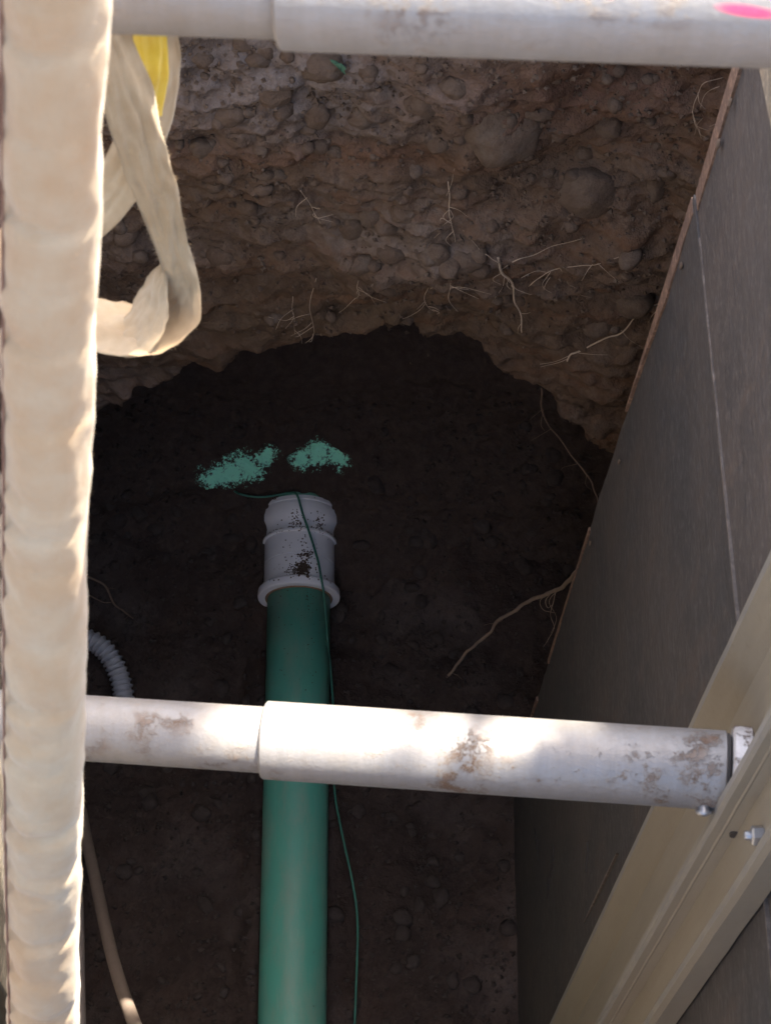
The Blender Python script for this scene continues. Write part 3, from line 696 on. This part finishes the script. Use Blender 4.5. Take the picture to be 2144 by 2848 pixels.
def hrad(i, a):
    s = hl[i]; r = interp(HR, s)
    for (c, am, tl, ph) in creases:
        if abs(c - s) > 0.07: continue
        x = s - c - 0.020 * tl * math.cos(a + ph) - 0.004 * noise.noise(Vector((math.cos(a) * 1.5, math.sin(a) * 1.5, c * 20)))
        pr = 0.35 + 0.65 * math.cos(a - ph)
        r -= am * 0.0050 * (0.0 + 0.94 * max(0, pr)) * math.exp(-(x / (0.0045 if x > 0 else 0.014)) ** 2)
        r += am * 0.0013 * max(0, pr) * math.exp(-((x - 0.016) / 0.013) ** 2)
    r += 0.0026 * noise.noise(Vector((math.cos(a) * 1.3, math.sin(a) * 1.3, s * 13))) + 0.0012 * noise.noise(Vector((math.cos(a) * 2.5, math.sin(a) * 2.5, s * 30))) + 0.0006 * noise.noise(Vector((math.cos(a) * 6, math.sin(a) * 6, s * 60)))
    return r
hose = empty('discharge_hose', hs[-1]); tag(hose, 'thick cream fabric covered hose hanging down the left side in front', 'hose')
g = G(); tube(g, hs, hrad, 56); jacket = g.obj('jacket', HOSE, hose, smooth=True)
# loose fibres standing off the fabric
fr = frames(hs); g = G()
for i in range(5200):
    k = random.randrange(40, len(hs) - 60); a = random.uniform(0, 6.3); t, u, v = fr[k]; n = u * math.cos(a) + v * math.sin(a); p = hs[k] + n * (hrad(k, a) - .0004) + t * random.uniform(-.002, .002)
    d = (n + Vector((random.gauss(0, .6), random.gauss(0, .6), random.gauss(0, .6)))).normalized(); ln = random.uniform(.0012, .0042); sd = d.orthogonal().normalized() * 0.00016
    g.add([p - sd, p + sd, p + d * ln], [(0, 1, 2)])
tag(g.obj('loose_fibres', HOSE, hose), kind='stuff')
# dark seam down the left of the hose
g = G(); sp = []
for k in range(60, len(hs) - 60, 2):
    t, u, v = fr[k]; tc = (CAM_P - hs[k]); tc -= t * tc.dot(t); tc.normalize(); lf = t.cross(tc).normalized()
    if (CAM_R.inverted() @ lf).x > 0: lf = -lf
    nn = (lf * 0.93 + tc * 0.37).normalized(); aa = math.atan2(nn.dot(v), nn.dot(u)); sp.append(hs[k] + nn * (interp(HR, hl[k]) + .0006))
tube(g, sp, 0.0012, 6); g.obj('seam', SEAM, hose, smooth=True)

# ------------------------------------------------------------------ flattened canvas straps
def ribbon(name, st, mat, thick, parent=None, base=None, n=8, wrinkle=0.003, seed=0, sub=22):
    """st: (px, py, depth, half width px x, y, depth)"""
    pts = spline(st, n); C = []; Wd = []
    for (x, y, d, a, b, e) in pts:
        c = P(x, y, d); C.append(c); Wd.append(P(x + a, y + b, d + e) - c)
    g = G(); top_, bot = [], []
    N = len(C)
    for i in range(N):
        t = (C[min(i + 1, N - 1)] - C[max(i - 1, 0)]).normalized(); nn = t.cross(Wd[i]).normalized()
        if nn.dot(CAM_P - C[i]) < 0: nn = -nn
        for k in range(sub + 1):
            s = -1 + 2 * k / sub
            wr = wrinkle * (noise.noise(Vector((s * 2.2, i * 0.13, seed))) + 0.6 * noise.noise(Vector((s * 5, i * 0.28, seed + 4)))) + 0.35 * thick * (1 - s * s)
            g.v.append(C[i] + Wd[i] * s * (1 + .05 * noise.noise(Vector((i * .2, seed, s > 0)))) + nn * wr)
        for k in range(sub + 1):
            s = -1 + 2 * k / sub; wr = wrinkle * (noise.noise(Vector((s * 2.2, i * 0.13, seed))) + 0.6 * noise.noise(Vector((s * 5, i * 0.28, seed + 4))))
            g.v.append(C[i] + Wd[i] * s * (1 + .05 * noise.noise(Vector((i * .2, seed, s > 0)))) + nn * (wr - 0.0006 - 0.65 * thick * (1 - s * s)))
    K = 2 * (sub + 1)
    for i in range(N - 1):
        for k in range(sub):
            a = i * K + k; g.f.append((a, a + 1, a + K + 1, a + K)); a += sub + 1; g.f.append((a, a + K, a + K + 1, a + 1))
        for k in (0, sub): a = i * K + k; b = a + sub + 1; g.f.append((a, b, b + K, a + K))
    o = g.obj(name, mat, parent, smooth=True, base=base); return o, C, Wd
def px_of(v):
    c = CAM_R.inverted() @ (v - CAM_P); return (1072 + F_PX * c.x / -c.z, 1424 - F_PX * c.y / -c.z, -c.z)
def over_rod(xpx, hw):
    """stations that carry a strap up behind the upper rod and over its top"""
    c = P(xpx, -66, 1.29); out = []
    for dy, dz in ((-0.012, 0.050), (0.006, 0.054), (0.030, 0.046), (0.052, 0.018), (0.066, -0.03)):
        x, y, d = px_of(c + Vector((0, dy, dz))); out.append((x, y, d, hw * 1.28 / 1.7 * 1.7 / d, 0, 0))
    return out
def fibres(C, Wd, mat, par, num):
    g = G()
    for i in range(num):
        k = random.randrange(len(C)); s = random.choice((-1, 1)); p = C[k] + Wd[k] * s * random.uniform(.97, 1.01)
        d = (Wd[k].normalized() * s + Vector((random.gauss(0, .5), random.gauss(0, .5), random.gauss(0, .5)))).normalized(); ln = random.uniform(.0015, .0045); sd = d.orthogonal().normalized() * 0.00018
        g.add([p - sd, p + sd, p + d * ln], [(0, 1, 2)])
    tag(g.obj('loose_fibres', mat, par), kind='stuff')
stA = over_rod(262, 62) + [(276, -10, 1.52, 62, 0, .02), (296, 90, 1.63, 62, -5, .02), (352, 250, 1.70, 74, -10, .015), (385, 380, 1.755, 66, -12, .01), (415, 480, 1.80, 64, -12, .0), (442, 560, 1.84, 58, -10, 0),
       (468, 650, 1.885, 48, -8, 0), (490, 720, 1.92, 46, -4, 0), (507, 790, 1.955, 48, 8, 0), (500, 855, 1.975, 54, 34, -.02), (452, 900, 1.985, 34, 66, -.04), (390, 915, 1.985, 6, 74, -.055), (320, 910, 1.99, -4, 76, -.05), (230, 895, 2.0, -6, 76, -.03), (120, 860, 2.02, -8, 70, -.02), (40, 790, 2.04, -50, 45, 0), (15, 720, 2.05, -60, 0, 0), (60, 664, 2.06, -35, -50, 0), (150, 652, 2.05, -20, -60, 0)]
sa = tag(empty('canvas_strap', P(390, 915, 1.985)), 'cream canvas strap hanging in a folded loop beside the thick hose', 'strap')
oA, CA, WA = ribbon('webbing', stA, STRAP, 0.006, sa, seed=2, wrinkle=0.0035); fibres(CA, WA, STRAP, sa, 500)
# fold standing up inside the loop
stF = [(455, 735, 1.935, 5, 4, .0), (440, 790, 1.955, 26, 22, -.012), (425, 850, 1.965, 40, 36, -.025), (400, 905, 1.965, 42, 42, -.035), (360, 950, 1.965, 40, 36, -.03), (320, 980, 1.97, 30, 14, -.01)]
oF, CF, WF = ribbon('fold', stF, STRAP, 0.004, sa, seed=6, wrinkle=0.003)
stB = over_rod(440, 66) + [(438, 0, 1.66, 68, 0, 0), (430, 90, 1.76, 68, -4, .01), (436, 210, 1.81, 66, -10, .02), (420, 320, 1.86, 62, 2, .02), (375, 430, 1.91, 60, 30, .01), (312, 530, 1.955, 46, 54, 0), (250, 600, 1.99, 34, 60, 0), (160, 650, 2.03, 20, 60, 0)]
sb = tag(empty('canvas_strap', P(375, 430, 1.91)), 'cream canvas strap with yellow lining crossing behind the folded strap', 'strap')
oB, CB, WB = ribbon('webbing', stB, STRAP, 0.005, sb, seed=9); fibres(CB, WB, STRAP, sb, 200)
stY = [(x - 12, y, d - .016, a * .70, b * .70, e * .70) for (x, y, d, a, b, e) in stB[4:9]]
ribbon('yellow_lining', stY, YELL, 0.002, sb, seed=9, wrinkle=0.003)

# ------------------------------------------------------------------ ribbed suction hose and tubes
cpth = [W(90, 1800, .06), W(170, 1778, .07), W(226, 1775, .08), W(268, 1788, .085), W(305, 1824, .085), (W(331, 1876, .08)), W(345, 1935, .075), W(343, 2000, .07), W(310, 2060, .06), W(240, 2085, .06), W(140, 2090, .06)]
cps = [Vector(p) for p in spline(cpth, 60)]
cl_ = [0.0]
for a, b in zip(cps, cps[1:]): cl_.append(cl_[-1] + (b - a).length)
g = G(); tube(g, cps, lambda i, a: 0.0215 + 0.0058 * max(0, math.sin(2 * math.pi * cl_[i] / 0.0145 + a * 0)) ** 2.5, 20)
tag(g.obj('ribbed_hose', RIB, smooth=True, base=cps[len(cps) // 2]), 'grey ribbed suction hose curling on the floor behind the lower cylinder', 'hose')
tp = [(190, 2110, 5.0, 0), (212, 2180, 4.97, 0), (228, 2260, 4.92, 0), (241, 2330, 4.82, 0), (266, 2447, 4.65, 0), (294, 2580, 4.45, 0), (324, 2700, 4.28, 0), (366, 2825, 4.12, 0), (430, 2980, 4.0, 0), (520, 3200, 3.9, 0)]
tpp = [P(a, b, c * 1.07 - .02) for a, b, c, _ in spline(tp, 12)]; tpp = [tpp[0] + Vector((-.03, .03, -.02))] + tpp
g = G(); tube(g, tpp, 0.0142, 16); tag(g.obj('rubber_tube', TAN, smooth=True, base=tpp[-1]), 'dusty tan tube slanting out of view at the lower left', 'tube')
tp = [(196, 2200, 4.75), (206, 2330, 4.7), (214, 2470, 4.6), (218, 2600, 4.5), (220, 2740, 4.4), (222, 2860, 4.3), (226, 3100, 4.15)]
tpp = [P(a, b, c * 1.1) for a, b, c in spline(tp, 12)]; tpp = [tpp[0] + Vector((-.02, 0.03, -.15))] + tpp
g = G(); tube(g, tpp, 0.0148, 14); tag(g.obj('rubber_tube', GREYT, smooth=True, base=tpp[-1]), 'greyish tube running down close behind the thick cream hose', 'tube')

# ------------------------------------------------------------------ roots
def root(pts, r0, r1, label, branches=(), mat=None, wob=0.004, hairs=4):
    mat = mat or ROOT
    e = empty('root', pts[0]); tag(e, label, 'root', 'roots poking out of the earth')
    def one(name, pts, r0, r1, par, sd):
        q = [Vector(p) for p in spline(pts, 8)]
        q = [p + Vector((noise.noise(p * 22 + Vector((sd, 0, 0))), 0.4 * noise.noise(p * 22 + Vector((0, sd, 0))), noise.noise(p * 22 + Vector((0, 0, sd))))) * wob for p in q]
        g = G(); tube(g, q, [0.95 * lerp(r0, r1, i / (len(q) - 1)) * (1 + .2 * noise.noise(p * 60)) for i, p in enumerate(q)], 8); return g.obj(name, mat, par, smooth=True)
    m_ = one('root_stem', pts, r0, r1, e, 1.0)
    for i, (b, ra, rb) in enumerate(branches): one('rootlet', b, ra, rb, e, 2.0 + i)
    for i in range(hairs):
        k = random.uniform(.15, .95) * (len(pts) - 1); j = min(int(k), len(pts) - 2); a = Vector(pts[j]).lerp(Vector(pts[j + 1]), k - j); ln = random.uniform(.02, .06); d = Vector((random.uniform(-1, 1), -.15, random.uniform(-1, .25))).normalized()
        one('rootlet', [a, a + d * ln * .5 + Vector((random.gauss(0, .005), -.002, random.gauss(0, .005))), a + d * ln + Vector((random.gauss(0, .01), 0, random.gauss(-.006, .008)))], .00055, .0003, e, 9.0 + i)
    return e
def bk(px, py, off=0.008):
    q = bank_hit(px, py); return q - (q - CAM_P).normalized() * off
def BK(l, off=0.01):
    """roots creep over the face and hang free where it falls back"""
    out = []; d0 = None
    for i, (a, b) in enumerate(l):
        d = -(CAM_R.inverted() @ (bank_hit(a, b) - CAM_P)).z - 0.009
        if d0 is not None: d = min(d, d0 + 0.0012 * max(0, b - l[i - 1][1]) + 0.0004 * abs(a - l[i - 1][0]))
        out.append(P(a, b, d)); d0 = d
    return out
root(BK([(1384, 715), (1397, 758), (1423, 785), (1429, 837), (1449, 876), (1451, 925)], .036), .0026, .0014, 'stout pale forked root hanging down above the hollow',
     [(BK([(1395, 748), (1440, 722), (1481, 708), (1545, 682), (1622, 663)], .012), .0013, .0004), (BK([(1390, 735), (1360, 712), (1333, 695), (1290, 640)], .012), .001, .0003),
      (BK([(1425, 800), (1405, 770), (1398, 800), (1380, 830)], .014), .0008, .0003), (BK([(1449, 872), (1462, 872), (1474, 868)], .016), .0008, .0003)])
root(BK([(1850, 842), (1810, 850), (1775, 870), (1745, 905), (1715, 930), (1690, 938), (1650, 957), (1600, 980), (1586, 985), (1578, 1003)], .012), .0012, .002, 'long pale root reaching from the plywood edge across the stony bank',
     [(BK([(1835, 860), (1815, 875), (1800, 895)], .012), .0008, .0003)])
root(BK([(1468, 797), (1519, 760), (1560, 745), (1610, 738), (1661, 735), (1720, 715)], .012), .0009, .0004, 'thin curved root arching to the right of the stout forked root',
     [(BK([(1560, 748), (1580, 790), (1600, 800), (1612, 822), (1640, 828)], .012), .0007, .0003), (BK([(1530, 770), (1515, 800), (1535, 815)], .012), .0006, .0003)])
root(BK([(1246, 505), (1246, 560), (1252, 600), (1262, 640), (1266, 672)], .012), .0012, .0006, 'short pale root hanging in the middle of the bank below a cobble',
     [(BK([(1255, 620), (1225, 605), (1228, 640), (1210, 660)], .012), .0006, .0003), (BK([(1240, 545), (1258, 500), (1265, 470)], .012), .0005, .0003)])
root(BK([(838, 530), (860, 565), (880, 600), (890, 622)], .012), .0007, .0004, 'fine reddish root left of the middle of the bank', mat=ROOT)
root(BK([(880, 775), (868, 815), (866, 880), (872, 925), (850, 955)], .014), .0007, .0004, 'fine dangling root above the left part of the hollow')
root(BK([(814, 825), (816, 870), (820, 930)], .014), .0006, .0003, 'hair thin straight root left of the dangling one')
root(BK([(1000, 782), (996, 800), (1000, 818), (992, 830)], .014), .0008, .0004, 'tiny white root hanging under the stony ledge')
root(BK([(1190, 800), (1178, 830), (1186, 850), (1210, 868)], .014), .0008, .0004, 'small hooked root hanging under the ledge',
     [(BK([(1195, 805), (1215, 790), (1218, 760)], .014), .0005, .0003)])
root(BK([(1255, 770), (1252, 790), (1252, 812)], .014), .0006, .0003, 'tiny straight root under the ledge right of the hooked one')
root(BK([(2010, 215), (1960, 230), (1940, 262), (1925, 300), (1928, 340), (1945, 360), (1985, 345)], .014), .0006, .0003, 'wispy root tangle beside the plywood near the top right', [(BK([(1950, 330), (1935, 350), (1930, 375)], .014), .0004, .0003), (BK([(2000, 240), (1960, 262), (1950, 300)], .014), .0004, .0002)])
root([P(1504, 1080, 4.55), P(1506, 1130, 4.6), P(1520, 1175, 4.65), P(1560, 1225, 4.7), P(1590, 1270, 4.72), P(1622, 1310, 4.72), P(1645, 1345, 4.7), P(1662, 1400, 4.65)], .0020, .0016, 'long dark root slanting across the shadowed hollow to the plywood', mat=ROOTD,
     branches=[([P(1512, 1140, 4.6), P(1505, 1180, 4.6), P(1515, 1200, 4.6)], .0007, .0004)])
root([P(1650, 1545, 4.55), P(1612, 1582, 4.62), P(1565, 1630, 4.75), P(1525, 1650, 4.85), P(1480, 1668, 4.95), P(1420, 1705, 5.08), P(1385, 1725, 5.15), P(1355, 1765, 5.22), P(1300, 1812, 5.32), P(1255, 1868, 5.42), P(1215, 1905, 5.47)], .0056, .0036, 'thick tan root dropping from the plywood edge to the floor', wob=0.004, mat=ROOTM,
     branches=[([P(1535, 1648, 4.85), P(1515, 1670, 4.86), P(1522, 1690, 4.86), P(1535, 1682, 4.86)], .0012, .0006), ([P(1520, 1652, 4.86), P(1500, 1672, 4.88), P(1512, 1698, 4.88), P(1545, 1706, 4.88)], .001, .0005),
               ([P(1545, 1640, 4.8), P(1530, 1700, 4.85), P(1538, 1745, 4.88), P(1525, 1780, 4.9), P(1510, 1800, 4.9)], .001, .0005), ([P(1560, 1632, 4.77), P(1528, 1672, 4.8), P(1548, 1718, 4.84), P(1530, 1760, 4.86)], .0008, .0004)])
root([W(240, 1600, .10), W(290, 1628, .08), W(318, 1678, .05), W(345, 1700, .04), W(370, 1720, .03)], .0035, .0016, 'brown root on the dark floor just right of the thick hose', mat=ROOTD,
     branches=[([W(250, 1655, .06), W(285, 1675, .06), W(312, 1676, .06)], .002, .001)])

# ------------------------------------------------------------------ green leaf scrap near the top
g = G(); q = bk(936, 165, .01)
for a, b, c, d in (((918, 145), (926, 150), (948, 185), (962, 205)), ((930, 160), (944, 163), (955, 190), (950, 200))):
    v = [bk(*a, .012), bk(b[0] + 6, b[1], .012), bk(c[0] + 8, c[1], .012), bk(*d, .012), bk(c[0] - 8, c[1] + 2, .012), bk(b[0] - 6, b[1] + 4, .012)]
    y0 = min(p.y for p in v)
    for p in v: p.y = lerp(p.y, y0, .8)
    g.add(v + [p + Vector((0, .0012, 0)) for p in v], [(0, 1, 2, 3, 4, 5), (11, 10, 9, 8, 7, 6)] + [(k, (k + 1) % 6, 6 + (k + 1) % 6, 6 + k) for k in range(6)])
tag(g.obj('leaf', LEAF, base=q), 'small green leaf scrap stuck to the bank under the top cylinder', 'leaf')

# ------------------------------------------------------------------ tree beyond the far right of the pit, whose crown dapples the sun on the lower cylinder
m = M('tree_leaf'); m.col(m.mix(m.noise(m.pos(), 8, 3), (0.045, 0.10, 0.025), (0.09, 0.15, 0.04))); m.rough(0.6); TLEAF = m.m
m = M('tree_bark'); m.col(m.mix(m.noise(m.pos(), 25, 5, 0.7), (0.07, 0.05, 0.035), (0.16, 0.125, 0.095))); m.rough(0.9); BARK = m.m
tc = Vector((0.05, 1.22, 2.9)) + SUN_TO * 6.0; tb = Vector((tc.x + .35, tc.y + .45, GROUND_Z)); low = Vector((0.16, 0.66, 2.9)) + SUN_TO * 4.6
tree = tag(empty('tree', tb), 'leafy tree standing beyond the far right of the trench', 'tree')
g = G(); tube(g, [Vector(p) for p in spline([tb - Vector((0, 0, .2)), tb + Vector((-.05, 0, 1.2)), tb + Vector((.02, -.1, 2.6)), tc + Vector((.1, .1, .2)), tc + Vector((0, 0, 1.0))], 6)], lambda i, a: 0.13 * (1 - i / 27) + .012, 12)
for k in range(11):
    a = k * 2.4; st_ = tb.lerp(tc, 0.55 + .04 * k); e = tc + Vector((math.cos(a), math.sin(a), 0.5 * math.sin(k * 1.7))) * 0.55
    tube(g, [Vector(p) for p in spline([st_, st_.lerp(e, .5) + Vector((0, 0, .12)), e], 5)], lambda i, a: 0.035 * (1 - i / 12) + .006, 7)
tube(g, [Vector(p) for p in spline([tb + Vector((-.05, 0, 1.6)), tb.lerp(low + Vector((0, 0, .5)), .5) + Vector((0, 0, 1.1)), low + Vector((.15, .25, .35)), low + Vector((.12, .02, .06))], 6)], lambda i, a: 0.03 * (1 - i / 20) + .005, 8)
g.obj('trunk', BARK, tree, smooth=True)
g = G(); clumps = []
for k in range(45):
    v = Vector((random.gauss(0, 1), random.gauss(0, 1), random.gauss(0, 1))).normalized() * (random.random() ** .4) * 0.72; clumps.append(tc + Vector((v.x, v.y, v.z * .8)))
for k in range(7000):
    lowb = k >= 6000
    p = (low + Vector((random.gauss(0, .22), random.gauss(0, .11), random.gauss(0, .10)))) if lowb else random.choice(clumps) + Vector((random.gauss(0, .11), random.gauss(0, .11), random.gauss(0, .10)))
    t = (p.z - 2.9) / SUN_TO.z; q = p - SUN_TO * t                       # where this leaf's shade falls at the lower cylinder
    edge = 0.735 + 0.02 * noise.noise(Vector((q.x * 14, 0, 0)))
    edge += 0.22 * sm(-0.10, -0.02, q.x) * sm(0.48, 0.36, q.x)
    if lowb:
        if q.x < 0.07 or q.y < 0.48 or q.y > interp([(0.05, 0.655), (0.18, 0.70), (0.27, 0.73), (0.34, 0.80)], q.x): continue
    elif q.y < edge: continue
    d = Vector((random.gauss(0, 1), random.gauss(0, 1), random.gauss(0, 1))).normalized(); u = d.orthogonal().normalized(); v = d.cross(u); sz = random.uniform(.025, .045)
    g.add([p - u * sz * 1.5, p - v * sz * .7, p + u * sz * 1.5, p + v * sz * .7 + d * .006], [(0, 1, 2, 3)])
g.obj('crown', TLEAF, tree)
